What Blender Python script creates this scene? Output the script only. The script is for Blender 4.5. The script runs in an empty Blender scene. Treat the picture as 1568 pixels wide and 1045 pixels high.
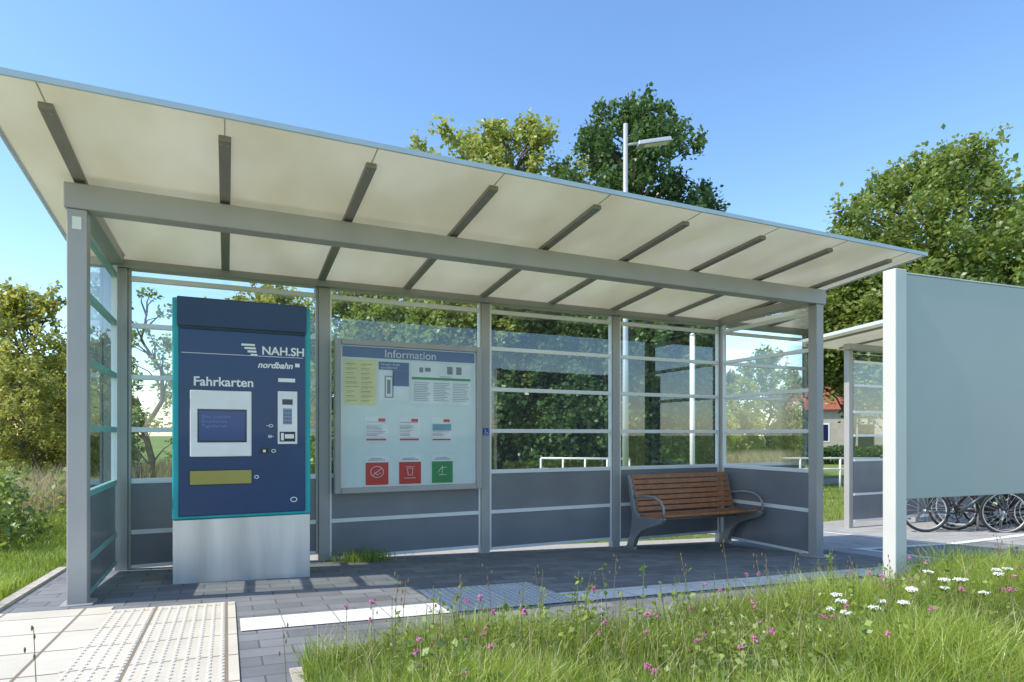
import bpy, math, random
import numpy as np
from mathutils import Vector, Matrix
random.seed(7); rng=np.random.default_rng(7)
sc=bpy.context.scene
sc.view_settings.view_transform='Standard'; sc.view_settings.look='None'; sc.view_settings.exposure=0

# ------------------------------------------------ world / sun / camera
SUN=Vector((-2.5,0.14,2.9)).normalized()
w=bpy.data.worlds.new("World"); sc.world=w; w.use_nodes=True
nt=w.node_tree; bg=nt.nodes['Background']
sky=nt.nodes.new('ShaderNodeTexSky'); sky.sky_type='NISHITA'; sky.sun_disc=False
sky.sun_elevation=math.asin(SUN.z); sky.sun_rotation=math.atan2(SUN.x,SUN.y)%(2*math.pi)
sky.altitude=0; sky.air_density=1.0; sky.dust_density=0.4; sky.ozone_density=1.9
hsv=nt.nodes.new('ShaderNodeHueSaturation'); hsv.inputs['Saturation'].default_value=1.13; hsv.inputs['Value'].default_value=2.0; hsv.inputs['Hue'].default_value=.5
nt.links.new(sky.outputs[0],hsv.inputs['Color']); nt.links.new(hsv.outputs[0],bg.inputs[0]); bg.inputs[1].default_value=0.15
sl=bpy.data.lights.new("sun",'SUN'); sl.energy=5.0; sl.angle=math.radians(0.5); sl.color=(1,.94,.82)
so=bpy.data.objects.new("sun",sl); sc.collection.objects.link(so)
so.rotation_euler=(-SUN).to_track_quat('-Z','Y').to_euler()
cam=bpy.data.cameras.new("camera"); co=bpy.data.objects.new("camera",cam); sc.collection.objects.link(co)
co.location=(0,0,1.1); co.rotation_euler=(math.radians(90),0,math.radians(-24.86))
cam.sensor_width=36; cam.lens=21.65; cam.shift_y=0.0922; cam.clip_end=3000; cam.clip_start=.05
sc.camera=co

def g(x,y):
    x=min(max(x,-3.0),9.0); y=min(max(y,0.0),9.0)
    return -0.037*(x+.86)-0.05*(y-4.75)

# ------------------------------------------------ materials
def newmat(n):
    m=bpy.data.materials.new(n); m.use_nodes=True
    return m,m.node_tree,m.node_tree.nodes['Principled BSDF']
def mat(n,col,rough=.5,metal=0,var=.06,scale=6,bump=0,bscale=60,coat=0):
    m,t,b=newmat(n)
    tc=t.nodes.new('ShaderNodeTexCoord'); no=t.nodes.new('ShaderNodeTexNoise'); no.inputs['Scale'].default_value=scale; no.inputs['Detail'].default_value=6
    t.links.new(tc.outputs['Object'],no.inputs['Vector'])
    r=t.nodes.new('ShaderNodeMapRange'); r.inputs[1].default_value=.3; r.inputs[2].default_value=.7; r.inputs[3].default_value=1-var; r.inputs[4].default_value=1+var
    t.links.new(no.outputs[0],r.inputs[0])
    v=t.nodes.new('ShaderNodeVectorMath'); v.operation='SCALE'; v.inputs[0].default_value=col
    t.links.new(r.outputs[0],v.inputs['Scale']); t.links.new(v.outputs[0],b.inputs['Base Color'])
    b.inputs['Roughness'].default_value=rough; b.inputs['Metallic'].default_value=metal; b.inputs['Coat Weight'].default_value=coat
    if bump:
        n2=t.nodes.new('ShaderNodeTexNoise'); n2.inputs['Scale'].default_value=bscale; n2.inputs['Detail'].default_value=4
        t.links.new(tc.outputs['Object'],n2.inputs['Vector'])
        bp=t.nodes.new('ShaderNodeBump'); bp.inputs['Strength'].default_value=bump; bp.inputs['Distance'].default_value=.01
        t.links.new(n2.outputs[0],bp.inputs['Height']); t.links.new(bp.outputs[0],b.inputs['Normal'])
    return m
ALU=mat("painted_aluminium",(.40,.38,.36),.42,.1,.06,3,.08,200)
ALUL=mat("light_bar",(.80,.80,.78),.35,.1,.04,3)
RIB=mat("rib_grey",(.27,.255,.235),.5,.1)
DADO=mat("grey_panel",(.205,.212,.232),.33,.1,.11,2,.04,150,.15)
NAVY=mat("navy_paint",(.008,.040,.125),.3,0,.08,3,0,60,.15)
NAVY2=mat("navy_cap",(.010,.038,.112),.32,0,.08,3)
TEAL=mat("teal_trim",(.008,.38,.39),.35)
WHITE=mat("white_plastic",(.80,.79,.75),.4)
SCREEN=mat("screen_blue",(.02,.06,.21),.15)
SCRD=mat("screen_bezel",(.012,.02,.06),.15)
DARK=mat("dark_plastic",(.02,.02,.022),.4)
YEL=mat("slot_yellow",(.33,.29,.08),.3,.2)
WOOD=mat("bench_wood",(.38,.16,.068),.45,0,.22,14,.1,40)
CAST=mat("cast_grey",(.30,.30,.31),.4,.4)
BOARDBG=mat("board_bg",(.72,.80,.78),.3,0,.03)
HEAD=mat("header_blue",(.10,.16,.32),.35)
SIGNP=mat("sign_panel",(.43,.46,.45),.5,0,.03,1.5)
POSTL=mat("sign_post",(.62,.61,.58),.45,0,.04,3)
GALV=mat("galvanised",(.5,.52,.53),.4,.3)
RUB=mat("rubber",(.02,.02,.021),.7)
TRUNK=mat("bark",(.13,.10,.075),.9,0,.3,10,.6,30)
CONC=mat("kerb_concrete",(.46,.42,.36),.9,0,.15,14,.4,80)
def brushed():
    m,t,b=newmat("brushed_steel")
    tc=t.nodes.new('ShaderNodeTexCoord'); mp=t.nodes.new('ShaderNodeMapping'); mp.inputs['Scale'].default_value=(5,5,.5)
    no=t.nodes.new('ShaderNodeTexNoise'); no.inputs['Scale'].default_value=1.0; no.inputs['Detail'].default_value=3
    cr=t.nodes.new('ShaderNodeValToRGB'); cr.color_ramp.elements[0].color=(.55,.53,.505,1); cr.color_ramp.elements[1].color=(.76,.735,.70,1)
    cr.color_ramp.elements[0].position=.35; cr.color_ramp.elements[1].position=.68
    t.links.new(tc.outputs['Object'],mp.inputs[0]); t.links.new(mp.outputs[0],no.inputs[0]); t.links.new(no.outputs[0],cr.inputs[0]); t.links.new(cr.outputs[0],b.inputs[0])
    b.inputs['Roughness'].default_value=.38; b.inputs['Metallic'].default_value=.5
    return m
STEEL=brushed()
def glassmat(n="glass",tint=(.91,.96,.945,1),k=1.5,c=.05):
    m,t,b=newmat(n); t.nodes.remove(b)
    out=t.nodes['Material Output']; tr=t.nodes.new('ShaderNodeBsdfTransparent'); tr.inputs[0].default_value=tint
    gl=t.nodes.new('ShaderNodeBsdfGlossy'); gl.inputs[0].default_value=(.9,.95,1,1); gl.inputs[1].default_value=.015
    fr=t.nodes.new('ShaderNodeFresnel'); fr.inputs[0].default_value=1.5
    mu=t.nodes.new('ShaderNodeMath'); mu.operation='MULTIPLY_ADD'; mu.inputs[1].default_value=k; mu.inputs[2].default_value=c
    mx=t.nodes.new('ShaderNodeMixShader')
    t.links.new(fr.outputs[0],mu.inputs[0]); t.links.new(mu.outputs[0],mx.inputs[0]); t.links.new(tr.outputs[0],mx.inputs[1]); t.links.new(gl.outputs[0],mx.inputs[2]); t.links.new(mx.outputs[0],out.inputs[0])
    return m
GLASS=glassmat(); CLEAR=glassmat("cover_glass",(.98,.985,.985,1),.6,0)
def roofmat():
    m,t,b=newmat("roof_sheet"); out=t.nodes['Material Output']
    b.inputs['Base Color'].default_value=(.76,.70,.54,1); b.inputs['Roughness'].default_value=.2
    tr=t.nodes.new('ShaderNodeBsdfTranslucent')
    tc=t.nodes.new('ShaderNodeTexCoord'); no=t.nodes.new('ShaderNodeTexNoise'); no.inputs['Scale'].default_value=1.1; no.inputs['Detail'].default_value=5
    mp=t.nodes.new('ShaderNodeMapping'); mp.inputs['Scale'].default_value=(1.6,.7,1)
    cr=t.nodes.new('ShaderNodeValToRGB'); cr.color_ramp.elements[0].color=(.60,.53,.34,1); cr.color_ramp.elements[1].color=(.86,.80,.60,1)
    cr.color_ramp.elements[0].position=.35; cr.color_ramp.elements[1].position=.65
    t.links.new(tc.outputs['Object'],mp.inputs[0]); t.links.new(mp.outputs[0],no.inputs[0]); t.links.new(no.outputs[0],cr.inputs[0]); t.links.new(cr.outputs[0],tr.inputs[0])
    mx=t.nodes.new('ShaderNodeMixShader'); mx.inputs[0].default_value=.22
    t.links.new(b.outputs[0],mx.inputs[1]); t.links.new(tr.outputs[0],mx.inputs[2]); t.links.new(mx.outputs[0],out.inputs[0])
    return m
ROOF=roofmat()
def leafmat(n,c0,c1,trans=.35):
    m,t,b=newmat(n); out=t.nodes['Material Output']; t.nodes.remove(b)
    b=t.nodes.new('ShaderNodeBsdfDiffuse')
    at=t.nodes.new('ShaderNodeAttribute'); at.attribute_name='tint'
    cr=t.nodes.new('ShaderNodeValToRGB'); cr.color_ramp.elements[0].color=(*c0,1); cr.color_ramp.elements[1].color=(*c1,1)
    t.links.new(at.outputs['Fac'],cr.inputs[0]); t.links.new(cr.outputs[0],b.inputs['Color'])
    tl=t.nodes.new('ShaderNodeBsdfTranslucent'); hs=t.nodes.new('ShaderNodeHueSaturation'); hs.inputs['Value'].default_value=1.6; hs.inputs['Hue'].default_value=.49
    t.links.new(cr.outputs[0],hs.inputs['Color']); t.links.new(hs.outputs[0],tl.inputs[0])
    mx=t.nodes.new('ShaderNodeMixShader'); mx.inputs[0].default_value=trans
    t.links.new(b.outputs[0],mx.inputs[1]); t.links.new(tl.outputs[0],mx.inputs[2])
    gl=t.nodes.new('ShaderNodeBsdfGlossy'); gl.inputs['Roughness'].default_value=.45; gl.inputs[0].default_value=(.9,.95,.9,1)
    m2=t.nodes.new('ShaderNodeMixShader'); m2.inputs[0].default_value=.05
    t.links.new(mx.outputs[0],m2.inputs[1]); t.links.new(gl.outputs[0],m2.inputs[2]); t.links.new(m2.outputs[0],out.inputs[0])
    return m
LDARK=leafmat("leaf_dark",(.038,.080,.022),(.12,.21,.052))
LLIGHT=leafmat("leaf_light",(.15,.20,.032),(.45,.48,.12),.45)
LMID=leafmat("leaf_mid",(.085,.14,.025),(.31,.38,.08),.42)
LYEL=leafmat("leaf_yellow",(.15,.19,.025),(.50,.48,.10),.45)
GRASS=leafmat("grass_blade",(.10,.18,.022),(.42,.50,.08),.45)
DRY=leafmat("dry_grass",(.26,.22,.09),(.60,.50,.30),.4)
PINK=mat("clover_pink",(.50,.16,.30),.8,0,.3,40)
UMB=mat("umbel_white",(.75,.74,.66),.8)

def paver(n,c1,c2,mort,bw,rh,msize=.005,off=.5,rot=0,bump=.35,stain=.15):
    m,t,b=newmat(n)
    tc=t.nodes.new('ShaderNodeTexCoord'); mp=t.nodes.new('ShaderNodeMapping'); mp.inputs['Rotation'].default_value=(0,0,rot)
    br=t.nodes.new('ShaderNodeTexBrick'); br.offset=off; br.inputs['Scale'].default_value=1; br.inputs['Brick Width'].default_value=bw; br.inputs['Row Height'].default_value=rh
    br.inputs['Mortar Size'].default_value=msize; br.inputs['Mortar Smooth'].default_value=.3; br.inputs['Color1'].default_value=(*c1,1); br.inputs['Color2'].default_value=(*c2,1); br.inputs['Mortar'].default_value=(*mort,1)
    t.links.new(tc.outputs['Object'],mp.inputs[0]); t.links.new(mp.outputs[0],br.inputs[0])
    no=t.nodes.new('ShaderNodeTexNoise'); no.inputs['Scale'].default_value=2.2; no.inputs['Detail'].default_value=8; no.inputs['Roughness'].default_value=.7
    t.links.new(tc.outputs['Object'],no.inputs[0])
    r=t.nodes.new('ShaderNodeMapRange'); r.inputs[1].default_value=.3; r.inputs[2].default_value=.7; r.inputs[3].default_value=1-stain; r.inputs[4].default_value=1+stain
    t.links.new(no.outputs[0],r.inputs[0]); v=t.nodes.new('ShaderNodeVectorMath'); v.operation='SCALE'
    t.links.new(br.outputs[0],v.inputs[0]); t.links.new(r.outputs[0],v.inputs['Scale']); t.links.new(v.outputs[0],b.inputs[0])
    n2=t.nodes.new('ShaderNodeTexNoise'); n2.inputs['Scale'].default_value=120; t.links.new(tc.outputs['Object'],n2.inputs[0])
    ad=t.nodes.new('ShaderNodeMath'); ad.operation='MULTIPLY_ADD'; ad.inputs[1].default_value=-1.0
    t.links.new(br.outputs['Fac'],ad.inputs[0]); t.links.new(n2.outputs[0],ad.inputs[2])
    bp=t.nodes.new('ShaderNodeBump'); bp.inputs['Strength'].default_value=bump; bp.inputs['Distance'].default_value=.004
    t.links.new(ad.outputs[0],bp.inputs['Height']); t.links.new(bp.outputs[0],b.inputs['Normal']); b.inputs['Roughness'].default_value=.8
    return m
PAVD=paver("dark_pavers",(.155,.16,.17),(.23,.235,.245),(.095,.092,.085),.30,.15,.005,.5,0,.35,.22)
PAVL=paver("light_slabs",(.58,.525,.43),(.66,.605,.505),(.24,.19,.14),.40,.40,.009,0,0,.35,.10)
PAVR=paver("grey_pavers",(.35,.34,.33),(.42,.41,.395),(.18,.18,.17),.2,.2,.005,.5)
PAVW=paver("white_pavers",(.70,.69,.66),(.78,.77,.74),(.3,.28,.26),.30,.30,.004,0)
PAVT=paver("tactile_grey",(.44,.45,.46),(.50,.50,.50),(.25,.24,.23),.30,.30,.004,0)
ASPH=mat("path_gravel",(.44,.41,.37),.9,0,.15,20,.4,100)
def groundmat():
    m,t,b=newmat("meadow")
    tc=t.nodes.new('ShaderNodeTexCoord'); no=t.nodes.new('ShaderNodeTexNoise'); no.inputs['Scale'].default_value=.22; no.inputs['Detail'].default_value=10; no.inputs['Roughness'].default_value=.7
    t.links.new(tc.outputs['Object'],no.inputs[0]); cr=t.nodes.new('ShaderNodeValToRGB')
    e=cr.color_ramp.elements; e[0].position=.35; e[0].color=(.10,.16,.028,1); e[1].position=.7; e[1].color=(.30,.29,.09,1)
    x=cr.color_ramp.elements.new(.52); x.color=(.17,.23,.045,1)
    t.links.new(no.outputs[0],cr.inputs[0]); n2=t.nodes.new('ShaderNodeTexNoise'); n2.inputs['Scale'].default_value=18; n2.inputs['Detail'].default_value=6
    t.links.new(tc.outputs['Object'],n2.inputs[0]); r=t.nodes.new('ShaderNodeMapRange'); r.inputs[1].default_value=.3; r.inputs[2].default_value=.7; r.inputs[3].default_value=.6; r.inputs[4].default_value=1.3
    t.links.new(n2.outputs[0],r.inputs[0]); v=t.nodes.new('ShaderNodeVectorMath'); v.operation='SCALE'; t.links.new(cr.outputs[0],v.inputs[0]); t.links.new(r.outputs[0],v.inputs['Scale']); t.links.new(v.outputs[0],b.inputs[0])
    bp=t.nodes.new('ShaderNodeBump'); bp.inputs['Strength'].default_value=.8; bp.inputs['Distance'].default_value=.05; t.links.new(n2.outputs[0],bp.inputs['Height']); t.links.new(bp.outputs[0],b.inputs['Normal']); b.inputs['Roughness'].default_value=.95
    return m
MEADOW=groundmat()
BRICK=paver("brick_wall",(.52,.17,.08),(.62,.22,.10),(.4,.35,.3),.25,.08,.01)
TILE=mat("roof_tile",(.30,.08,.045),.8,0,.2,5)

# ------------------------------------------------ helpers
def link(o,parent=None):
    sc.collection.objects.link(o)
    if parent: o.parent=parent
    return o
def empty(n,loc=(0,0,0),rz=0,s=1):
    e=bpy.data.objects.new(n,None); e.location=loc; e.rotation_euler=(0,0,rz); e.scale=(s,s,s) if not isinstance(s,tuple) else s
    e.empty_display_size=.2; return link(e)
def mk(n,v,f,m,parent=None,smooth=False):
    me=bpy.data.meshes.new(n); me.from_pydata([tuple(a) for a in v],[],f); me.update()
    if m: me.materials.append(m)
    if smooth: me.polygons.foreach_set('use_smooth',[True]*len(me.polygons))
    return link(bpy.data.objects.new(n,me),parent)
def bev(o,wd):
    b=o.modifiers.new('b','BEVEL'); b.width=wd; b.segments=2; b.limit_method='ANGLE'; return o
BF=[(0,3,2,1),(4,5,6,7),(0,1,5,4),(1,2,6,5),(2,3,7,6),(3,0,4,7)]
def box(n,x0,x1,y0,y1,z0,z1,m,parent=None,b=0.004):
    v=[(x0,y0,z0),(x1,y0,z0),(x1,y1,z0),(x0,y1,z0),(x0,y0,z1),(x1,y0,z1),(x1,y1,z1),(x0,y1,z1)]
    o=mk(n,v,BF,m,parent)
    if b: bev(o,b)
    return o
def tube(pts,rad,seg=10,closed=False):
    P=[Vector(p) for p in pts]; n=len(P); R=rad if hasattr(rad,'__len__') else [rad]*n
    V=[];F=[]; prev=None
    for i in range(n):
        if closed: t=(P[(i+1)%n]-P[i-1])
        else: t=P[min(i+1,n-1)]-P[max(i-1,0)]
        t.normalize()
        if prev is None:
            u=t.cross(Vector((0,0,1)));
            if u.length<.05: u=t.cross(Vector((1,0,0)))
        else:
            u=prev-t*prev.dot(t)
            if u.length<.01: u=t.orthogonal()
        u.normalize(); prev=u; vv=t.cross(u)
        for k in range(seg):
            a=2*math.pi*k/seg; V.append(P[i]+(u*math.cos(a)+vv*math.sin(a))*R[i])
    m=n if closed else n-1
    for i in range(m):
        j=(i+1)%n
        for k in range(seg):
            l=(k+1)%seg; F.append((i*seg+k,i*seg+l,j*seg+l,j*seg+k))
    if not closed: F.append(tuple(range(seg-1,-1,-1))); F.append(tuple((n-1)*seg+k for k in range(seg)))
    return V,F
def join(parts):
    V=[];F=[]
    for v,f in parts:
        o=len(V); V+=list(v); F+=[tuple(i+o for i in q) for q in f]
    return V,F
def tubeo(n,pts,rad,m,parent=None,seg=10,closed=False):
    v,f=tube(pts,rad,seg,closed); return mk(n,v,f,m,parent,True)
def sheet(n,x0,x1,y0,y1,off,m,parent=None):
    xs=sorted(set([x0,x1]+[b for b in(-3,9) if x0<b<x1])); ys=sorted(set([y0,y1]+[b for b in(0,9) if y0<b<y1]))
    V=[(x,y,g(x,y)+off) for y in ys for x in xs]; F=[]
    for j in range(len(ys)-1):
        for i in range(len(xs)-1):
            a=j*len(xs)+i; F.append((a,a+1,a+1+len(xs),a+len(xs)))
    return mk(n,V,F,m,parent)
def boxes_mesh(lst):
    V=[];F=[]
    for (x0,x1,y0,y1,z0,z1) in lst:
        o=len(V); V+=[(x0,y0,z0),(x1,y0,z0),(x1,y1,z0),(x0,y1,z0),(x0,y0,z1),(x1,y0,z1),(x1,y1,z1),(x0,y1,z1)]
        F+=[tuple(i+o for i in q) for q in BF]
    return V,F
def text(n,s,x,y,z,size,m,parent,shear=0,bold=0,align='LEFT'):
    c=bpy.data.curves.new(n,'FONT'); c.body=s; c.size=size; c.extrude=.0008; c.shear=shear; c.offset=bold; c.align_x=align; c.materials.append(m)
    o=bpy.data.objects.new(n,c); o.location=(x,y,z); o.rotation_euler=(math.radians(90),0,0); return link(o,parent)

# ------------------------------------------------ ground
xs=[-1500,-400,-100,-40,-15,-3,9,20,45,120,400,1500]; ys=[-1500,-300,-60,-10,0,9,20,40,100,300,1500]
V=[(x,y,g(x,y)) for y in ys for x in xs]; F=[]
for j in range(len(ys)-1):
    for i in range(len(xs)-1):
        a=j*len(xs)+i; F.append((a,a+1,a+1+len(xs),a+len(xs)))
mk("ground",V,F,MEADOW)
sheet("platform_pavement",-1.25,6.6,2.88,6.34,.010,PAVD)
sheet("side_pavement",6.6,15,2.88,8.0,.010,PAVR)
sheet("corner_pavement",.05,.25,2.3,2.88,.010,PAVD)
sheet("slab_pavement",-9,-.65,2.3,4.62,.014,PAVL)
tact=empty("tactile_paving")
sheet("slab",-.65,.05,2.3,4.49,.018,PAVL,tact)
sheet("slab_field",1.28,2.20,3.66,4.45,.018,PAVT,tact)
sheet("guide_stripe",.07,1.275,3.66,3.97,.016,PAVW,tact)
sheet("guide_stripe_far",2.205,8.0,3.66,3.97,.016,PAVW,tact)
def stud(x,y,r=.013,h=.005):
    z=g(x,y)+.017; V=[];n=8
    for rr,zz in((r,z),(r*.65,z+h+.001)):
        for k in range(n): V.append((x+rr*math.cos(k*2*math.pi/n),y+rr*math.sin(k*2*math.pi/n),zz))
    F=[(k,(k+1)%n,n+(k+1)%n,n+k) for k in range(n)]+[tuple(range(n,2*n))]
    return V,F
def studfield(n,x0,x1,y0,y1,m):
    L=[]; x=x0
    while x<x1:
        y=y0
        while y<y1: L.append(stud(x,y)); y+=.05
        x+=.05
    v,f=join(L); mk(n,v,f,m,tact)
studfield("studs",-.62,.03,2.33,4.47,mat("stud_light",(.63,.58,.49),.8)); studfield("studs_field",1.31,2.19,3.69,4.43,mat("stud_grey",(.52,.52,.52),.8))
ml=empty("pavement_marking")
sheet("line_a",7.0,12.5,5.0,5.14,.014,PAVW,ml); sheet("line_b",7.0,7.14,3.98,4.99,.014,PAVW,ml); sheet("line_c",8.6,8.72,5.15,7.6,.014,PAVW,ml)
sheet("dark_paving_band",7.15,9.5,3.98,4.98,.013,PAVD)
kb=empty("kerb")
def slope_box(n,x0,x1,y0,y1,h,m,parent):
    v=[(x,y,g(x,y)+dz) for dz in(-.05,h) for x,y in((x0,y0),(x1,y0),(x1,y1),(x0,y1))]
    return mk(n,v,BF,m,parent)
xx=.25; i=0
while xx<9:
    slope_box("kerb_stone_%d"%i,xx,min(xx+.99,9),2.80,2.875,.022,CONC,kb); xx+=1.0; i+=1
slope_box("kerb_end",.25,.32,2.3,2.795,.022,CONC,kb)
slope_box("kerb_side",-1.32,-1.255,4.63,6.5,.03,CONC,kb)
sheet("gravel_strip",-1.25,6.6,6.345,6.75,.006,ASPH)
sheet("footpath",-60,60,14.6,16.4,.006,ASPH)

# ------------------------------------------------ shelter
sh=empty("platform_shelter",(0,0,0))
FY=4.746; BY=6.244
def post(n,x0,x1,y0,y1,ztop,zb=None,m=ALU):
    z=zb if zb is not None else min(g(x0,y0),g(x1,y1))
    o=box(n,x0,x1,y0,y1,z,ztop,m,sh,.006); return o
post("front_post_left",-.925,-.815,FY,FY+.11,2.55); post("front_post_right",5.90,6.01,FY,FY+.11,2.55)
box("base_plate_left",-.96,-.78,FY-.03,FY+.14,-.03,g(-.87,FY)+.020,ALU,sh)
box("base_plate_right",5.84,6.10,FY-.06,FY+.18,-.3,g(5.95,FY)+.020,ALU,sh)
bx=[-.83,.865,2.575,4.29,5.985]
for i,x in enumerate(bx):
    post("back_post_%d"%i,x-.05,x+.05,BY,BY+.1,2.55)
box("front_beam",-.94,6.04,FY-.01,FY+.13,2.552,2.715,ALU,sh,.008)
box("back_beam",-.94,6.04,BY-.03,BY+.12,2.552,2.62,ALU,sh,.008)
box("side_beam_left",-.93,-.80,FY+.135,BY-.035,2.57,2.66,ALU,sh); box("side_beam_right",5.90,6.03,FY+.135,BY-.035,2.57,2.66,ALU,sh)
def zr(y): return 2.752-.0895*(y-4.75)
X0,X1,Y0,Y1=-1.15,6.18,3.75,6.5
def slab(n,x0,x1,y0,y1,a,b_,m,parent=sh):
    v=[(x0,y0,zr(y0)+a),(x1,y0,zr(y0)+a),(x1,y1,zr(y1)+a),(x0,y1,zr(y1)+a),(x0,y0,zr(y0)+b_),(x1,y0,zr(y0)+b_),(x1,y1,zr(y1)+b_),(x0,y1,zr(y1)+b_)]
    return mk(n,v,BF,m,parent)
v=[(X0,Y0,zr(Y0)+.022),(X1,Y0,zr(Y0)+.022),(X1,Y1,zr(Y1)+.022),(X0,Y1,zr(Y1)+.022)]
mk("roof_sheet",v,[(0,1,2,3)],ROOF,sh)
FASC=mat("fascia_white",(.55,.62,.67),.4)
slab("fascia_front",X0-.012,X1+.012,Y0-.015,Y0-.001,.004,.036,FASC); slab("fascia_back",X0-.012,X1+.012,Y1+.001,Y1+.015,.004,.036,FASC)
slab("fascia_left",X0-.012,X0-.001,Y0,Y1,.004,.036,FASC); slab("fascia_right",X1+.001,X1+.012,Y0,Y1,.004,.036,FASC)
ribx=[-.861+.851*i for i in range(9)]
SEAM=mat("seam",(.45,.42,.34),.6)
for i,x in enumerate(ribx):
    o=slab("rib_%d"%i,x-.034,x+.034,3.95,6.42,-.012,.020,RIB); bev(o,.004)
    slab("seam_%d"%i,x-.003,x+.003,Y0+.002,3.948,.017,.0205,SEAM)
v,f=join([tube([(x+dx,3.99,zr(3.99)-.0125),(x+dx,3.99,zr(3.99)-.017)],.006,8) for x in ribx for dx in(-.018,.018)]); mk("rib_bolts",v,f,ALU,sh)
BARS=[2.47,2.06,1.61,1.15,.70]
def wall_x(n,x0,x1,y,zb,skip=()):
    L=[]
    for z in BARS: 
        if z not in skip: L.append((x0+.02,x1-.02,y-.012,y+.03,z-.022,z+.022))
    L.append((x0+.02,x1-.02,y-.012,y+.03,.235,.275)); L.append((x0+.02,x1-.02,y-.012,y+.03,zb,zb+.03))
    v,f=boxes_mesh(L); bev(mk(n+"_bars",v,f,ALUL,sh),.003)
    v,f=boxes_mesh([(x0,x0+.0195,y-.015,y+.035,zb,2.55),(x1-.0195,x1,y-.015,y+.035,zb,2.55)]); mk(n+"_frame",v,f,ALUL if n!='bay_0' else ALU,sh)
    mk(n+"_glass",[(x0+.02,y+.012,.72),(x1-.02,y+.012,.72),(x1-.02,y+.012,2.55),(x0+.02,y+.012,2.55)],[(0,1,2,3)],GLASS,sh)
    v,f=boxes_mesh([(x0+.02,x1-.02,y,y+.02,zb+.03,.235),(x0+.02,x1-.02,y,y+.02,.275,.678)]); mk(n+"_panel",v,f,DADO,sh)
zbs=[-.06,-.13,-.165,-.19]
for i in range(4):
    wall_x("bay_%d"%i,bx[i]+.055,bx[i+1]-.055,BY+.03,zbs[i],skip=(2.06,1.61,1.15) if i==1 else ())
def wall_y(n,x,y0,y1,zb,barm):
    L=[(x-.02,x+.02,y0+.02,y1-.02,z-.022,z+.022) for z in BARS+[.255]]+[(x-.02,x+.02,y0+.02,y1-.02,zb,zb+.03)]
    v,f=boxes_mesh(L); bev(mk(n+"_bars",v,f,barm,sh),.003)
    v,f=boxes_mesh([(x-.022,x+.022,y0,y0+.0195,zb,2.55),(x-.022,x+.022,y1-.0195,y1,zb,2.55)]); mk(n+"_frame",v,f,ALUL,sh)
    mk(n+"_glass",[(x,y0+.02,.72),(x,y1-.02,.72),(x,y1-.02,2.55),(x,y0+.02,2.55)],[(0,1,2,3)],GLASS,sh)
    v,f=boxes_mesh([(x-.01,x+.01,y0+.02,y1-.02,zb+.03,.233),(x-.01,x+.01,y0+.02,y1-.02,.277,.678)]); mk(n+"_panel",v,f,DADO,sh)
TBAR=mat("teal_bar",(.24,.44,.43),.35)
wall_y("side_left",-.87,FY+.115,BY-.04,.0,TBAR); wall_y("side_right",5.96,FY+.115,BY-.04,-.24,ALUL)
box("post_sticker",-.895,-.845,FY-.0035,FY-.001,2.42,2.50,WHITE,sh,0)
box("wheelchair_sticker",2.54,2.61,BY-.004,BY-.001,1.10,1.18,mat("sticker_blue",(.02,.07,.38),.4),sh,0)
v,f=join([tube([(2.568,BY-.006,1.165),(2.57,BY-.006,1.135),(2.592,BY-.006,1.133),(2.600,BY-.006,1.112)],.0035,6),tube([(2.575+.014*math.cos(a),BY-.006,1.122+.014*math.sin(a)) for a in np.linspace(1.8,5.8,10)],.0025,6)]); mk("wheelchair_pictogram",v,f,WHITE,sh)

# ------------------------------------------------ info board
ib=empty("information_board")
bx0,bx1,bz0,bz1=.95,2.485,.53,2.045; yb=6.13
box("frame_left",bx0,bx0+.06,yb,yb+.09,bz0,bz1,ALU,ib,.006); box("frame_right",bx1-.06,bx1,yb,yb+.09,bz0,bz1,ALU,ib,.006)
box("frame_top",bx0+.061,bx1-.061,yb,yb+.09,bz1-.055,bz1,ALU,ib,.006); box("frame_bottom",bx0+.061,bx1-.061,yb,yb+.09,bz0,bz0+.055,ALU,ib,.006)
box("frame_inner",bx0+.061,bx1-.061,yb+.028,yb+.034,bz0+.056,bz1-.056,ALUL,ib,0)
box("backing",bx0+.075,bx1-.075,yb+.0265,yb+.0275,bz0+.07,1.87,BOARDBG,ib,0)
box("header",bx0+.075,bx1-.075,yb+.026,yb+.0275,1.872,bz1-.066,HEAD,ib,0)
text("title","Information",1.71,yb+.024,1.885,.115,WHITE,ib,align='CENTER')
PAP=mat("paper",(.85,.86,.85),.6); PY=mat("paper_yellow",(.82,.76,.40),.6); RED=mat("paper_red",(.62,.04,.04),.5); GRN=mat("paper_green",(.04,.29,.10),.5); INK=mat("ink",(.22,.25,.27),.6); INKB=mat("ink_blue",(.10,.16,.32),.5)
def paper(n,x0,x1,z0,z1,m): box(n,x0,x1,yb+.0225,yb+.0235,z0,z1,m,ib,0)
def ink(n,L,m,dy=.0215):
    v,f=boxes_mesh([(a,b,yb+dy,yb+dy+.0006,c,d) for a,b,c,d in L]); mk(n,v,f,m,ib)
paper("timetable",1.04,1.36,1.40,1.85,PY)
L=[]
for r in range(9):
    z=1.81-r*.045
    for c in range(2):
        x=1.055+c*.15; L.append((x,x+random.uniform(.08,.13),z-.008,z))
        L.append((x,x+random.uniform(.05,.11),z-.022,z-.018))
ink("timetable_lines",L,mat("ink_olive",(.45,.42,.2),.6))
paper("poster_map",1.38,1.69,1.45,1.84,PAP); paper("poster_notice",1.71,2.37,1.42,1.85,PAP)
ink("map_header",[(1.38,1.69,1.76,1.84),(1.52,1.69,1.60,1.759)],INKB)
ink("map_phone",[(1.44,1.452,1.48,1.70),(1.518,1.53,1.48,1.70),(1.453,1.517,1.69,1.70),(1.453,1.517,1.48,1.49),(1.465,1.50,1.52,1.66)],INK)
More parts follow.
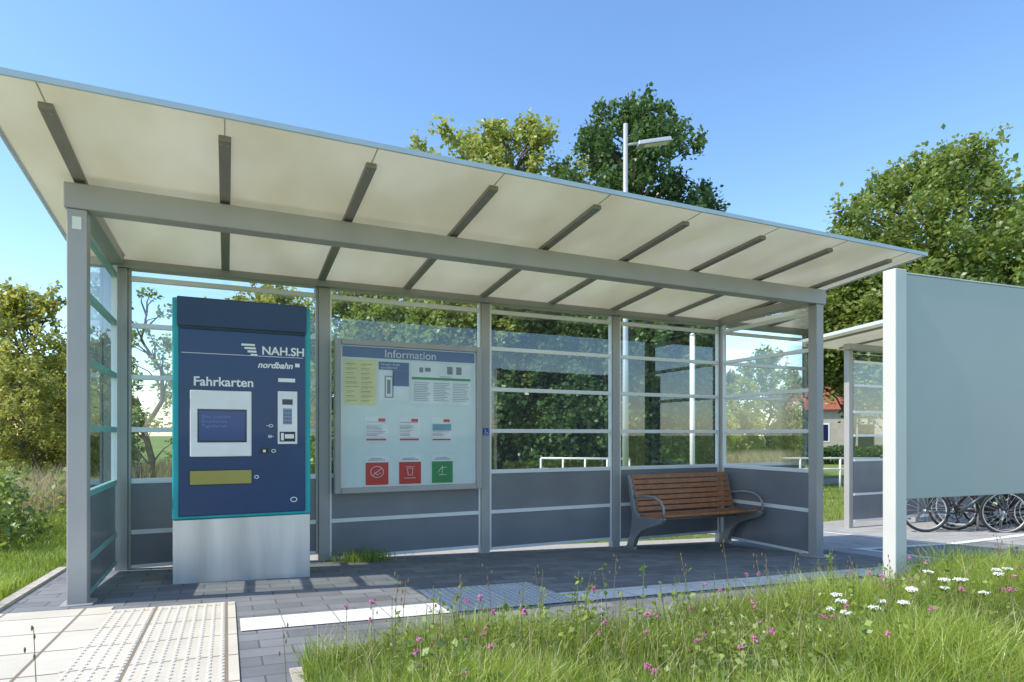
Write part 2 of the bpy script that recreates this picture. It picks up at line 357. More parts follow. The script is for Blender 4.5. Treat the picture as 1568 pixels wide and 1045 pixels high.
text("map_text","Fahrplan direkt\nzum Bahnhof",1.40,yb+.0208,1.805,.032,WHITE,ib)
L=[(1.80,1.84,1.75,1.80),(1.86,1.92,1.76,1.80),(2.1,2.16,1.74,1.82),(2.2,2.26,1.74,1.82)]
for c in range(3):
    for r in range(11): 
        x=1.74+c*.21; L.append((x,x+random.uniform(.12,.19),1.64-r*.018,1.645-r*.018))
ink("notice_lines",L,INK); ink("notice_green",[(1.72,2.36,1.675,1.70),(2.02,2.14,1.71,1.715)],GRN)
for k,x in enumerate((1.247,1.585,1.93)):
    paper("leaflet_%d"%k,x,x+.225,1.045,1.29,PAP)
    ink("leaflet_img_%d"%k,[(x+.01,x+.215,1.15,1.22)] if k==2 else [(x+.015,x+.2,1.23,1.235),(x+.01,x+.21,1.07,1.075),(x+.01,x+.14,1.18,1.186)],mat("img%d"%k,[(.3,.4,.6),(.2,.25,.3),(.12,.4,.5)][k],.5))
    ink("leaflet_red_%d"%k,[(x+.13,x+.2,1.24,1.27),(x+.01,x+.12,1.10,1.106),(x+.01,x+.21,1.05,1.065)],RED,.0208)
    L=[(x+.01,x+random.uniform(.1,.2),1.20-r*.016,1.204-r*.016) for r in range(7)]
    ink("leaflet_txt_%d"%k,L,INK,.0205)
    paper("pictogram_sheet_%d"%k,x,x+.235,.60,.895,PAP)
    ink("pictogram_%d"%k,[(x+.003,x+.232,.605,.83)],(RED,RED,GRN)[k],.0215)
    ink("pictogram_title_%d"%k,[(x+.03,x+.2,.85,.857),(x+.05,x+.17,.865,.871)],INK,.0212)
    cx,cz=x+.117,.735
    if k==0: pts=[tube([(cx+.065*math.cos(a),yb+.0205,cz+.055*math.sin(a)) for a in np.linspace(0,2*math.pi,24,endpoint=False)],.004,6,True),tube([(cx-.05,yb+.0205,cz-.04),(cx+.05,yb+.0205,cz+.04)],.004,6),tube([(cx-.03,yb+.0205,cz),(cx,yb+.0205,cz-.03),(cx+.04,yb+.0205,cz-.01)],.004,6)]
    elif k==1: pts=[tube([(cx-.03,yb+.0205,cz+.03),(cx+.03,yb+.0205,cz+.03),(cx+.02,yb+.0205,cz-.04),(cx-.02,yb+.0205,cz-.04)],.005,6,True),tube([(cx-.045,yb+.0205,cz+.045),(cx+.045,yb+.0205,cz+.045)],.004,6),tube([(cx-.06,yb+.0205,cz-.07),(cx+.06,yb+.0205,cz-.07)],.004,6)]
    else: pts=[tube([(cx-.05,yb+.0205,cz-.02),(cx-.01,yb+.0205,cz+.03),(cx+.05,yb+.0205,cz+.03)],.005,6),tube([(cx-.04,yb+.0205,cz-.045),(cx+.05,yb+.0205,cz-.045)],.005,6),tube([(cx-.0,yb+.0205,cz+.05),(cx,yb+.0205,cz-.04)],.004,6)]
    v,f=join(pts); mk("pictogram_lines_%d"%k,v,f,WHITE,ib,True)
mk("cover_glass",[(bx0+.062,yb+.012,bz0+.056),(bx1-.062,yb+.012,bz0+.056),(bx1-.062,yb+.012,bz1-.056),(bx0+.062,yb+.012,bz1-.056)],[(0,1,2,3)],CLEAR,ib)
for zz in(.9,1.6): box("hinge_%d"%int(zz*10),bx0-.012,bx0-.001,yb+.01,yb+.04,zz,zz+.06,ALU,ib)
box("bracket_a",1.2,1.3,yb+.091,BY+.02,1.4,1.5,ALU,ib); box("bracket_b",2.1,2.2,yb+.091,BY+.02,1.4,1.5,ALU,ib)

# ------------------------------------------------ ticket machine
tm=empty("ticket_machine"); MY=5.35
mx0,mx1=-.38,.635
box("steel_base",mx0+.005,mx1-.005,MY+.012,MY+.55,g(.1,MY)-.05,.447,STEEL,tm,.004)
box("casing",mx0+.001,mx1-.001,MY+.01,MY+.56,.45,2.16,TEAL,tm,.012)
box("door_face",mx0+.045,mx1-.045,MY-.012,MY+.009,.475,1.925,NAVY,tm,.008)
box("door_gap",mx0+.04,mx1-.04,MY-.002,MY+.009,1.93,1.95,DARK,tm,0)
v=[(mx0+.035,MY-.012,1.945),(mx1-.035,MY-.012,1.945),(mx1-.035,MY-.03,2.165),(mx0+.035,MY-.03,2.165),(mx0+.035,MY+.5,1.945),(mx1-.035,MY+.5,1.945),(mx1-.035,MY+.5,2.172),(mx0+.035,MY+.5,2.172)]
cap=mk("cap",[v[0],v[1],v[5],v[4],v[3],v[2],v[6],v[7]],BF,NAVY2,tm); bev(cap,.008)
yf=MY-.013
def pl(n,x0,x1,z0,z1,m,pr=.002,b=0): return box(n,x0,x1,yf-pr,yf,z0,z1,m,tm,b)
pl("screen_frame",-.256,.18,.935,1.45,WHITE,.012,.006)
pl("screen_bezel",-.205,.145,1.045,1.305,SCRD,.0135); pl("screen",-.192,.132,1.06,1.29,SCREEN,.0145)
text("screen_text","Bitte waehlen:\nEinzelkarten\nTageskarten",-.175,yf-.0155,1.235,.036,mat("screentxt",(.12,.22,.42),.4),tm)
pl("ticket_tray_frame",-.262,.186,.712,.832,DARK,.003); pl("ticket_tray",-.256,.18,.72,.825,YEL,.006)
pl("payment_panel",.376,.527,1.03,1.46,WHITE,.008,.004)
pl("payment_display",.41,.49,1.35,1.395,SCRD,.0095); pl("keypad_bed",.415,.485,1.19,1.32,CAST,.0095)
L=[(.421+c*.021,.437+c*.021,yf-.013,yf-.0095,1.197+r*.03,1.217+r*.03) for c in range(3) for r in range(4)]
v,f=boxes_mesh(L); mk("keys",v,f,HEAD,tm)
pl("card_slot_panel",.39,.51,1.05,1.13,DARK,.0095); pl("card_slot",.43,.50,1.075,1.11,WHITE,.011); pl("card_slot_b",.40,.422,1.06,1.12,WHITE,.011)
pl("coin_label",.38,.51,1.535,1.565,WHITE,.002); pl("lock_plate",.24,.31,.955,1.0,DARK,.006); pl("lock_light",.265,.285,.965,.985,WHITE,.008)
pl("divider",-.315,.57,1.735,1.739,WHITE,.001)
def hexa(x,z,r): return tube([(x+r*math.cos(a),yf-.002,z+r*.8*math.sin(a)) for a in np.linspace(0,2*math.pi,12,endpoint=False)],r*.22,5,True)
ic=[hexa(.325,1.178,.014),hexa(.318,1.092,.013),hexa(.345,.975,.015),hexa(.218,.768,.015)]
ic+=[tube([(.315,yf-.002,1.178),(.29,yf-.002,1.178)],.003,5),tube([(.31,yf-.002,1.092),(.345,yf-.002,1.092)],.003,5)]
v,f=join(ic); mk("slot_icons",v,f,WHITE,tm)
lg=[]
for k in range(4):
    x=.12+.018*k; z=1.83-.026*k
    lg.append(boxes_mesh([(x-.012*(3-k)*.4,x+.085-.012*k,yf-.002,yf,z-.016,z)]))
v,f=join(lg); mk("logo",v,f,WHITE,tm)
text("brand_text","NAH.SH",.255,yf-.002,1.752,.092,WHITE,tm,0,.002); text("operator_text","nordbahn",.225,yf-.002,1.645,.068,WHITE,tm,.3,.002)
pl("operator_mark",.51,.545,1.66,1.69,WHITE)
text("title_text","Fahrkarten",-.235,yf-.002,1.487,.098,WHITE,tm,0,.002)
v,f=tube([(.50+.024*math.cos(a),yf-.002,.575+.018*math.sin(a)) for a in np.linspace(0,2*math.pi,16,endpoint=False)],.004,6,True); mk("contactless_icon",v,f,WHITE,tm)

# ------------------------------------------------ bench
be=empty("park_bench"); gb=g(5.05,5.95)
bX0,bX1=4.38,5.86
def slatrow(n,yc,zc,ang,wd,th):
    c,s=math.cos(ang),math.sin(ang); V=[]
    for x in(bX0,bX1):
        for a,b_ in((-wd/2,-th/2),(wd/2,-th/2),(wd/2,th/2),(-wd/2,th/2)):
            V.append((x,yc+a*c-b_*s,zc+a*s+b_*c))
    o=mk(n,V,[(0,1,2,3),(7,6,5,4),(0,4,5,1),(1,5,6,2),(2,6,7,3),(3,7,4,0)],WOOD,be); bev(o,.005)
zs=gb+.46
for i in range(6): slatrow("seat_slat_%d"%i,5.54+i*.066,zs-.02*math.sin(i/5*math.pi)+(.008 if i==0 else 0),-.05,.056,.022)
for i in range(7): slatrow("back_slat_%d"%i,5.945+.02*i,zs+.05+i*.062,math.radians(74),.053,.022)
def prof(n,pts,x0,x1,m):
    V=[(x0,y,z) for y,z in pts]+[(x1,y,z) for y,z in pts]; k=len(pts)
    F=[tuple(range(k)),tuple(range(2*k-1,k-1,-1))]+[(i,i+k,(i+1)%k+k,(i+1)%k) for i in range(k)]
    o=mk(n,V,F,m,be); bev(o,.006); return o
for k,x in enumerate((bX0-.03,bX1-.03)):
    p=[(5.98,gb-.01),(6.16,gb-.01),(6.17,gb+.03),(6.12,gb+.07),(6.07,gb+.18),(6.03,gb+.32),(6.02,gb+.45),(6.115,gb+.88),(6.10,gb+.91),(6.065,gb+.88),(5.955,gb+.48),(5.89,gb+.435),(5.57,gb+.445),(5.49,gb+.47),(5.45,gb+.445),(5.49,gb+.395),(5.66,gb+.34),(5.84,gb+.27),(5.95,gb+.17),(6.0,gb+.06)]
    prof("end_frame_%d"%k,p,x,x+.06,CAST)
    xm=x+.03
    pts=[(xm,5.49,gb+.45),(xm,5.46,gb+.51),(xm,5.47,gb+.58),(xm,5.52,gb+.64),(xm,5.62,gb+.675),(xm,5.77,gb+.68),(xm,5.92,gb+.66),(xm,6.04,gb+.67)]
    tubeo("arm_%d"%k,pts,.016,CAST,be)
tubeo("stretcher",[(bX0,5.87,gb+.38),(bX1,5.87,gb+.38)],.018,CAST,be)

# ------------------------------------------------ blank sign on right
sg=empty("notice_sign",(4.265,2.80,0),math.radians(-5))
box("post_a",-.055,.055,-.05,.05,-.25,2.262,POSTL,sg,.006); box("post_b",2.30,2.41,-.05,.05,-.35,2.262,POSTL,sg,.006)
box("panel",.057,2.298,-.028,.028,.652,2.235,SIGNP,sg,.004)
box("panel_trim_top",.057,2.298,-.032,.032,2.236,2.248,POSTL,sg,.003)

# ------------------------------------------------ street lamp
sx,sy=8.25,11.65; sz=g(sx,sy)
la=empty("street_lamp",(sx,sy,0))
tubeo("pole",[(0,0,sz),(0,0,3),(0,0,8.2)],[.075,.065,.05],GALV,la,12)
tubeo("arm",[(0,0,7.72),(.25,-.1,7.76)],.03,GALV,la)
v=[(.2,-.24,7.68),(.92,-.52,7.80),(1.02,-.28,7.80),(.30,0,7.68),(.22,-.2,7.79),(.90,-.49,7.90),(.98,-.31,7.90),(.28,-.04,7.79)]
bev(mk("lamp_head",v,BF,GALV,la),.015)
v=[(.36,-.27,7.703),(.86,-.465,7.785),(.92,-.31,7.785),(.42,-.11,7.703)]; v=[(a,b,c-.006) for a,b,c in v]
mk("lens",v,[(0,1,2,3)],WHITE,la)
mp_=empty("signal_post",(9.1,10.4,0)); tubeo("pole",[(0,0,g(9,10.4)),(0,0,3.25)],.055,WHITE,mp_,12); tubeo("cap",[(0,0,3.25),(0,0,3.30)],[.065,.03],WHITE,mp_,12)
def rail(p,q,h):
    e=empty("guard_rail"); P=Vector(p);Q=Vector(q); parts=[]
    for z in(h,h-.32): parts.append(tube([(P.x,P.y,g(*P)+z),(Q.x,Q.y,g(*Q)+z)],.03,8))
    n=5
    for i in range(n):
        r=P.lerp(Q,i/(n-1)); parts.append(tube([(r.x,r.y,g(r.x,r.y)),(r.x,r.y,g(r.x,r.y)+h)],.03,8))
    v,f=join(parts); mk("rails",v,f,WHITE,e,True)
rail((8.5,16.3),(10.9,15.2),.98); rail((13.2,13.9),(17.6,12.0),1.0)

# ------------------------------------------------ bicycle shelter
bs=empty("bicycle_shelter")
zf=2.55; zg=-.55
for i,(x,y) in enumerate(((9.6,7.05),(11.4,7.05),(13.2,7.05))): box("post_%d"%i,x-.05,x+.05,y,y+.1,zg,zf,ALU,bs,.005)
box("front_post",13.15,13.25,5.55,5.65,zg,zf,ALU,bs,.005)
box("beam_back",9.5,13.3,7.0,7.12,zf,zf+.1,ALU,bs); box("beam_mid",9.5,13.3,6.1,6.2,zf,zf+.1,ALU,bs)
v=[(8.95,5.2,2.86),(13.8,5.2,2.86),(13.8,7.75,2.68),(8.95,7.75,2.68)]; mk("roof_sheet",v,[(0,1,2,3)],ROOF,bs)
mk("fascia",[(8.935,5.2,2.85),(8.948,5.2,2.85),(8.948,7.75,2.67),(8.935,7.75,2.67),(8.935,5.2,2.90),(8.948,5.2,2.90),(8.948,7.75,2.72),(8.935,7.75,2.72)],BF,FASC,bs)
for i in range(6):
    x=9.2+i*.85; mk("rib_%d"%i,[(x-.03,5.4,2.82),(x+.03,5.4,2.82),(x+.03,7.6,2.66),(x-.03,7.6,2.66),(x-.03,5.4,2.842),(x+.03,5.4,2.842),(x+.03,7.6,2.687),(x-.03,7.6,2.687)],BF,RIB,bs)
for k,(a,b_) in enumerate(((9.655,11.345),(11.455,13.145))):
    L=[(a,b_,7.03,7.07,z-.02,z+.02) for z in(2.35,1.95,1.5,1.1,.68,.1,-.35)]
    v,f=boxes_mesh(L); mk("bars_%d"%k,v,f,ALUL,bs)
    v,f=boxes_mesh([(a,b_,7.04,7.06,-.33,.08),(a,b_,7.04,7.06,.12,.66)]); mk("panel_%d"%k,v,f,DADO,bs)
    mk("glass_%d"%k,[(a,7.05,.70),(b_,7.05,.70),(b_,7.05,2.5),(a,7.05,2.5)],[(0,1,2,3)],GLASS,bs)

# ------------------------------------------------ bicycles
def bicycle(x,y,rz,col,lean=0):
    e=empty("bicycle",(x,y,g(x,y)+.012),rz); e.rotation_euler=(lean,0,rz)
    FR=mat("bike_paint",col,.3,.2); r=.34
    for n,cx in(("front_wheel",1.08),("rear_wheel",0)):
        A=np.linspace(0,2*math.pi,32,endpoint=False)
        tubeo(n+"_tyre",[(cx+(r-.018)*math.cos(a),0,r+(r-.018)*math.sin(a)) for a in A],.021,RUB,e,8,True)
        ps=[tube([(cx+(r-.045)*math.cos(a),0,r+(r-.045)*math.sin(a)) for a in A],.010,6,True),tube([(cx,-.04,r),(cx,.04,r)],.02,8)]
        for k in range(18):
            a=k*math.pi/9; s=.025 if k%2 else -.025; ps.append(tube([(cx,s,r),(cx+.3*math.cos(a),0,r+.3*math.sin(a))],.0015,4))
        v,f=join(ps); mk(n+"_rim",v,f,GALV,e,True)
        tubeo(n+"_mudguard",[(cx+(r+.025)*math.cos(a),0,r+(r+.025)*math.sin(a)) for a in np.linspace(.2,2.8,14)],.016,DARK,e,6)
    bb=(.44,0,.30); st=(.30,0,.78); hd=(.90,0,.88); hb=(.94,0,.72)
    ps=[tube([bb,st],.02),tube([bb,hb],.024),tube([(.31,0,.74),hd],.018),tube([hd,hb],.022),tube([(0,.05,r),(.05,.04,r),(.42,.04,.30)],.012),tube([(0,-.05,r),(.42,-.04,.30)],.012),tube([(0,.05,r),(.30,.02,.72)],.01),tube([(0,-.05,r),(.30,-.02,.72)],.01),
        tube([hb,(.98,.05,.66),(1.08,.05,r)],.014),tube([hb,(.98,-.05,.66),(1.08,-.05,r)],.014)]
    v,f=join(ps); mk("frame",v,f,FR,e,True)
    ps=[tube([st,(.27,0,.92)],.013),tube([hd,(.88,0,1.04)],.014),tube([(.72,-.30,1.03),(.80,-.26,1.07),(.90,-.1,1.05),(.90,.1,1.05),(.80,.26,1.07),(.72,.30,1.03)],.012),
        tube([(-.15,.07,.74),(.25,.07,.74)],.006),tube([(-.15,-.07,.74),(.25,-.07,.74)],.006),tube([(-.15,.07,.74),(-.15,-.07,.74)],.006),tube([(-.1,.07,.74),(0,.06,r)],.006),tube([(-.1,-.07,.74),(0,-.06,r)],.006)]
    v,f=join(ps); mk("bars",v,f,CAST,e,True)
    v,f=tube([(.12,0,.95),(.2,0,.955),(.32,0,.94),(.42,0,.935)],[.05,.075,.04,.018],10); o=mk("saddle",[(a[0],a[1],.94+(a[2]-.94)*.45) for a in v],f,DARK,e,True)
    A=np.linspace(0,2*math.pi,20,endpoint=False)
    ps=[tube([(.44+.09*math.cos(a),.05,.30+.09*math.sin(a)) for a in A],.008,6,True),tube([(.44,-.07,.30),(.44,.07,.30)],.02),tube([(.44,.07,.30),(.50,.08,.15)],.009),tube([(.44,-.07,.30),(.38,-.08,.45)],.009),tube([(.46,.08,.15),(.54,.16,.15)],.014),tube([(.34,-.08,.45),(.42,-.16,.45)],.014)]
    v,f=join(ps); mk("crank",v,f,DARK,e,True)
for i,(x,y,r_,c,l) in enumerate([(9.95,6.05,-38,(.05,.07,.09),.03),(10.5,5.95,-48,(.02,.02,.025),.05),(10.9,6.10,-60,(.10,.10,.11),-.04),(11.3,5.9,-50,(.03,.05,.10),.02),(11.8,6.0,-60,(.02,.02,.02),-.04),(12.2,6.0,-50,(.15,.03,.03),.05),(11.45,5.0,-60,(.50,.14,.03),.03),(12.8,6.0,-60,(.02,.02,.02),0)]):
    bicycle(x,y,math.radians(r_),c,l)
rk=empty("bicycle_rack"); ps=[]
for i in range(6):
    x=10.7+i*.62; z=g(x,5.9); ps.append(tube([(x,5.7,z),(x,5.7,z+.35),(x,5.76,z+.42),(x,6.1,z+.42),(x,6.16,z+.35),(x,6.16,z)],.018,8))
v,f=join(ps); mk("hoops",v,f,CAST,rk,True)

# ------------------------------------------------ brick house
hs=empty("brick_house",(42.0,29.7,0),math.radians(-45))
z0=-.8
def hb(n,*a): return box(n,*a,hs,0)
hb("walls",-8,8,0,8,z0,3.0,BRICK)
mk("roof",[(-8.4,-.4,3.0),(8.4,-.4,3.0),(8.4,8.4,3.0),(-8.4,8.4,3.0),(-8.4,4,6.6),(8.4,4,6.6)],[(0,1,5,4),(2,3,4,5),(0,4,3),(1,2,5),(3,2,1,0)],TILE,hs)
for i,x in enumerate((-6,-3,2,5)):
    hb("window_frame_%d"%i,x-.65,x+.65,-.04,-.001,.6,2.0,WHITE); hb("window_glass_%d"%i,x-.55,x+.55,-.06,-.041,.7,1.9,SCRD)
hb("door",-.5,.5,-.05,-.001,z0,1.9,DARK)

# ------------------------------------------------ foliage
def leafmesh(name,C,s,tint,m,upb=.5,asp=.34):
    N=len(C); n=rng.normal(size=(N,3)); n[:,2]+=upb*np.sign(n[:,2]+.8); n/=np.linalg.norm(n,axis=1)[:,None]
    r=rng.normal(size=(N,3)); u=np.cross(n,r); u/=np.linalg.norm(u,axis=1)[:,None]; v=np.cross(n,u)
    s=s[:,None]; V=np.empty((N,4,3)); V[:,0]=C-u*s*.5; V[:,1]=C+v*s*asp+n*s*.08; V[:,2]=C+u*s*.5; V[:,3]=C-v*s*asp+n*s*.08
    me=bpy.data.meshes.new(name); me.vertices.add(4*N); me.vertices.foreach_set('co',V.astype(np.float32).ravel())
    me.loops.add(4*N); me.loops.foreach_set('vertex_index',np.arange(4*N,dtype=np.int32)); me.polygons.add(N)
    me.polygons.foreach_set('loop_start',np.arange(0,4*N,4,dtype=np.int32)); me.update(calc_edges=True)
    a=me.attributes.new('tint','FLOAT','POINT'); a.data.foreach_set('value',np.repeat(np.clip(tint,0,1),4).astype(np.float32))
    me.materials.append(m); return me
def treemesh(name,seed,H,cb,R,npuff,nleaf,leaf,m,sub=14,mid=.5,pf=(.16,.30)):
    r=np.random.default_rng(seed); puffs=[]
    for i in range(npuff):
        t=(i+r.random())/npuff; z=cb+(H-cb)*t
        q0=(t-mid)/((1-mid) if t>mid else mid+.12)
        rr=R*math.sqrt(max(0,1-abs(q0)**2.4))
        a=i*2.39996+r.normal()*.5; pr=R*r.uniform(*pf)*(1-.35*t)
        q=max(0,rr*math.sqrt(r.uniform(.15,1.0))-pr*.4)
        puffs.append((q*math.cos(a)+r.normal()*.07*R,q*math.sin(a)+r.normal()*.07*R,min(z+r.normal()*.15,H-pr*.8),pr))
    puffs.append((0,0,H-R*.12,R*.14))
    P=np.array(puffs); wt=P[:,3]**2; wt/=wt.sum(); Cs=[];T=[]
    for k in range(len(P)):
        n=max(8,int(nleaf*wt[k]))
        d=r.normal(size=(sub,3)); d/=np.linalg.norm(d,axis=1)[:,None]; d[:,2]=np.where(r.random(sub)<.3,np.abs(d[:,2])*1.7,d[:,2])
        sc_=P[k,:3]+d*P[k,3]*(r.random((sub,1))**.35)*1.1
        idx=r.integers(0,sub,n); loc=r.normal(size=(n,3))*P[k,3]*np.array([.22,.22,.3])
        Cs.append(sc_[idx]+loc); st=r.random(sub)*.5; T.append(st[idx]+r.random(n)*.35+.12*r.random())
    C=np.concatenate(Cs); T=np.concatenate(T); s=leaf*r.uniform(.7,1.3,len(C))
    lm=leafmesh(name+"_leaves",C,s,T,m)
    parts=[]; bend=[(0,0,-.2)]+[(r.normal()*.05*i,r.normal()*.05*i,H*.9*i/6) for i in range(1,7)]
    parts.append(tube(bend,[H*.018*(1-.14*i) for i in range(7)],9))
    for k in range(len(P)):
        if r.random()<.75:
            h0=max(.3,P[k,2]-r.uniform(.25,.5)*R-.2*H*.3); j=min(5,int(h0/(H*.9)*6)); f_=h0/(H*.9)*6-j; b0=Vector(bend[j]).lerp(Vector(bend[j+1]),max(0,min(1,f_)))
            e=Vector(P[k,:3]); md=b0.lerp(e,.5)+Vector((r.normal()*.08*R,r.normal()*.08*R,.1*R))
            parts.append(tube([b0,md,e],[H*.005,H*.003,H*.001],5))
    v,f=join(parts); wm=bpy.data.meshes.new(name+"_wood"); wm.from_pydata([tuple(a) for a in v],[],f); wm.materials.append(TRUNK)
    return wm,lm
def plant(meshes,name,x,y,rz,s,z=None):
    e=empty(name,(x,y,g(x,y) if z is None else z),rz,s)
    o=bpy.data.objects.new("trunk_and_limbs",meshes[0]); link(o,e); o=bpy.data.objects.new("leaves",meshes[1]); link(o,e)
TD=treemesh("dark_tree",11,13.0,1.0,2.9,210,60000,.17,LDARK,mid=.55,pf=(.13,.26))
TL=treemesh("light_tree",22,13.8,1.2,3.1,190,50000,.17,LLIGHT,sub=10,mid=.68,pf=(.13,.25))
TM=treemesh("mid_tree",33,11.2,3.0,3.3,170,44000,.17,LMID,sub=11,mid=.42,pf=(.14,.28))
TM2=treemesh("mid_tree_high",34,11.2,4.9,3.3,110,30000,.19,LMID,sub=11,mid=.45)
TB=treemesh("row_tree",44,7.2,.0,3.0,90,26000,.19,LMID)
TB2=treemesh("row_tree_dark",45,7.2,.0,3.0,90,26000,.19,LDARK)
TY=treemesh("yellow_tree",55,5.2,.0,2.1,80,18000,.14,LYEL,sub=9)
TS=treemesh("sapling",66,4.7,.9,.85,34,1500,.09,LMID,sub=6)
plant(TD,"maple_tree",12.1,16.4,0,(.96,.96,.945)); plant(TL,"poplar_tree",9.4,20.7,0,(1.1,1.1,.94)); plant(TL,"poplar_tree",7.2,24.4,2.0,(.9,.9,.93))
plant(TL,"poplar_tree",15.6,17.0,1.2,(.6,.6,.68)); plant(TM,"ash_tree",20.8,12.4,0,(1,1,.95)); plant(TM2,"ash_tree",18.9,13.8,2.2,(.8,.8,.72)); plant(TL,"poplar_tree",24.8,11.7,4,(1,1,.66))
plant(TM2,"ash_tree",23.5,15.4,3.7,(.95,.95,.70))
for i,(x,y,k,s) in enumerate([(4.9,24.2,0,1.0),(1.9,28,2,1.45),(.2,29.5,2,1.3),(7.4,21.5,0,1.02),(10.3,19.0,1,1),(14.6,18.5,1,1),(17.0,17.0,0,.95),(13,20.5,1,1.1)]):
    plant((TB,TB2,TY)[k],"row_tree" if k<2 else "birch_tree",x,y,i*1.3,s)
for i,(x,y,s) in enumerate([(-5.4,22.0,1.02),(-8.6,21.0,.76),(-3.9,24,.8),(-12,22,1.0),(-3.0,18.4,.46),(-4.2,17.6,.55)]):
    plant(TY,"shrub",x,y,i*1.9,s)
plant(TS,"young_tree",-1.68,17.0,0,(1.1,1.1,1.0)); plant(TS,"young_tree",-.4,19.0,2,(1.2,1.2,.95))
# hedge
N=20000; t=rng.random(N); A=np.array([13.,33.]); B=np.array([44.,20.]); nrm=np.array([13,31.])/33.6
P=A+(B-A)*t[:,None]; off=rng.uniform(-.7,.7,N); hz=rng.random(N)**.6
P=P+nrm*off[:,None]; zz=-.75+1.2*hz*(1+.06*np.sin(t*90))
plantm=leafmesh("hedge_leaves",np.c_[P,zz],rng.uniform(.14,.24,N),rng.random(N)*.8,LDARK); o=bpy.data.objects.new("hedge",plantm); link(o)

def blades(name,X,Y,h,wd,m,lean=.35,tint=None,zoff=0):
    N=len(X); Z=np.array([g(a,b) for a,b in zip(X,Y)])+zoff; B=np.c_[X,Y,Z]
    a=rng.random(N)*2*math.pi; s=np.c_[np.cos(a),np.sin(a),np.zeros(N)]*(wd/2)[:,None]
    la_=rng.random(N)*2*math.pi; L=np.c_[np.cos(la_),np.sin(la_),np.zeros(N)]*(h*lean*rng.random(N))[:,None]
    up=np.c_[np.zeros(N),np.zeros(N),h]
    V=np.empty((N,5,3)); V[:,0]=B-s; V[:,1]=B+s; V[:,2]=B+s*.8+up*.55+L*.3; V[:,3]=B-s*.8+up*.55+L*.3; V[:,4]=B+up*(1-.2*rng.random((N,1)))+L
    me=bpy.data.meshes.new(name); me.vertices.add(5*N); me.vertices.foreach_set('co',V.astype(np.float32).ravel())
    li=(np.arange(N)[:,None]*5+np.array([0,1,2,3,3,2,4])).astype(np.int32).ravel(); me.loops.add(7*N); me.loops.foreach_set('vertex_index',li)
    me.polygons.add(2*N); ls=(np.arange(N)[:,None]*7+np.array([0,4])).astype(np.int32).ravel(); me.polygons.foreach_set('loop_start',ls); me.update(calc_edges=True)
    tt=tint if tint is not None else rng.random(N); at=me.attributes.new('tint','FLOAT','POINT'); at.data.foreach_set('value',np.repeat(np.clip(tt,0,1),5).astype(np.float32))
    me.materials.append(m); return link(bpy.data.objects.new(name,me))
def clump(X,Y,f=1.3): return .5+.5*np.sin(X*f*2.1+1.3*np.sin(Y*f*1.7))*np.sin(Y*f*2.7+1.1*np.sin(X*f*1.3+2))
N=130000; X=.30+9.0*rng.random(N)**1.15; Y=.9+1.88*rng.random(N); c=clump(X,Y,1.6)
h=(.06+.14*c+.11*rng.random(N))*(1+.6*np.clip((X-1.5)/3,0,1))
blades("verge_grass",X,Y,h,rng.uniform(.004,.008,N),GRASS,.8,tint=.12+.45*rng.random(N)+.4*c)
N=6000; X=.3+9*rng.random(N); Y=1.0+1.8*rng.random(N); blades("dry_verge_grass",X,Y,rng.uniform(.12,.40,N),rng.uniform(.002,.004,N),DRY,.5)
N=14000; X=-6+6.3*rng.random(N); Y=.8+1.45*rng.random(N); blades("near_grass",X,Y,rng.uniform(.05,.2,N),rng.uniform(.003,.006,N),GRASS,.7)
N=22000; X=.3+7*rng.random(N); Y=1.0+1.75*rng.random(N); k=clump(X,Y,1.1)>.55; X=X[k];Y=Y[k]
Z=np.array([g(a,b) for a,b in zip(X,Y)])+rng.uniform(.02,.21,len(X))
lm=leafmesh("clover_leaves",np.c_[X,Y,Z],rng.uniform(.014,.04,len(X)),rng.random(len(X)),LMID,1.5,.4); link(bpy.data.objects.new("clover_plants",lm))
Cs=[];st=[]
for i in range(240):
    x=.6+6.2*random.random(); y=random.uniform(1.6,2.75); hh=random.uniform(.16,.44); n=22
    tt=rng.random(n)*.9+.1; ax,ay=random.uniform(-.06,.06),random.uniform(-.06,.06)
    Cs.append(np.c_[x+ax*tt+rng.normal(size=n)*.018,y+ay*tt+rng.normal(size=n)*.018,g(x,y)+hh*tt]); st.append(tube([(x,y,g(x,y)),(x+ax,y+ay,g(x,y)+hh)],[.003,.0015],4))
C=np.concatenate(Cs); we=empty("weed_plants"); link(bpy.data.objects.new("weed_leaves",leafmesh("weed_leaves",C,rng.uniform(.015,.04,len(C)),rng.random(len(C))*.7,GRASS,.8)),we)
GRASSS=mat("stem_green",(.16,.18,.06),.7)
v,f=join(st); mk("weed_stems",v,f,GRASSS,we)
N=60000; X=-1.36-7*rng.random(N)**1.2; Y=4.75+8*rng.random(N)**1.3; c=clump(X,Y,.8)
blades("lawn_grass",X,Y,.05+.09*c+.05*rng.random(N),rng.uniform(.004,.009,N),GRASS,.8,tint=.2+.4*rng.random(N)+.3*c)
N=26000; X=-2.4-9*rng.random(N); Y=8.0+6.2*rng.random(N); k=(X<-1.9-.12*(Y-8)); X=X[k];Y=Y[k]
blades("tall_grass",X,Y,rng.uniform(.35,.85,len(X)),rng.uniform(.005,.012,len(X)),DRY,.5)
N=20000; X=-14+15*rng.random(N); Y=16.6+5*rng.random(N); blades("field_grass",X,Y,rng.uniform(.25,.8,N),rng.uniform(.01,.02,N),DRY,.5)
N=40000; X=-1+26*rng.random(N); Y=6.8+7.5*rng.random(N); k=~((X>6.5)&(X<15.1)&(Y<8.1)); X=X[k];Y=Y[k]
blades("meadow_grass",X,Y,rng.uniform(.05,.16,len(X)),rng.uniform(.006,.012,len(X)),GRASS,.8)
Cs=[]
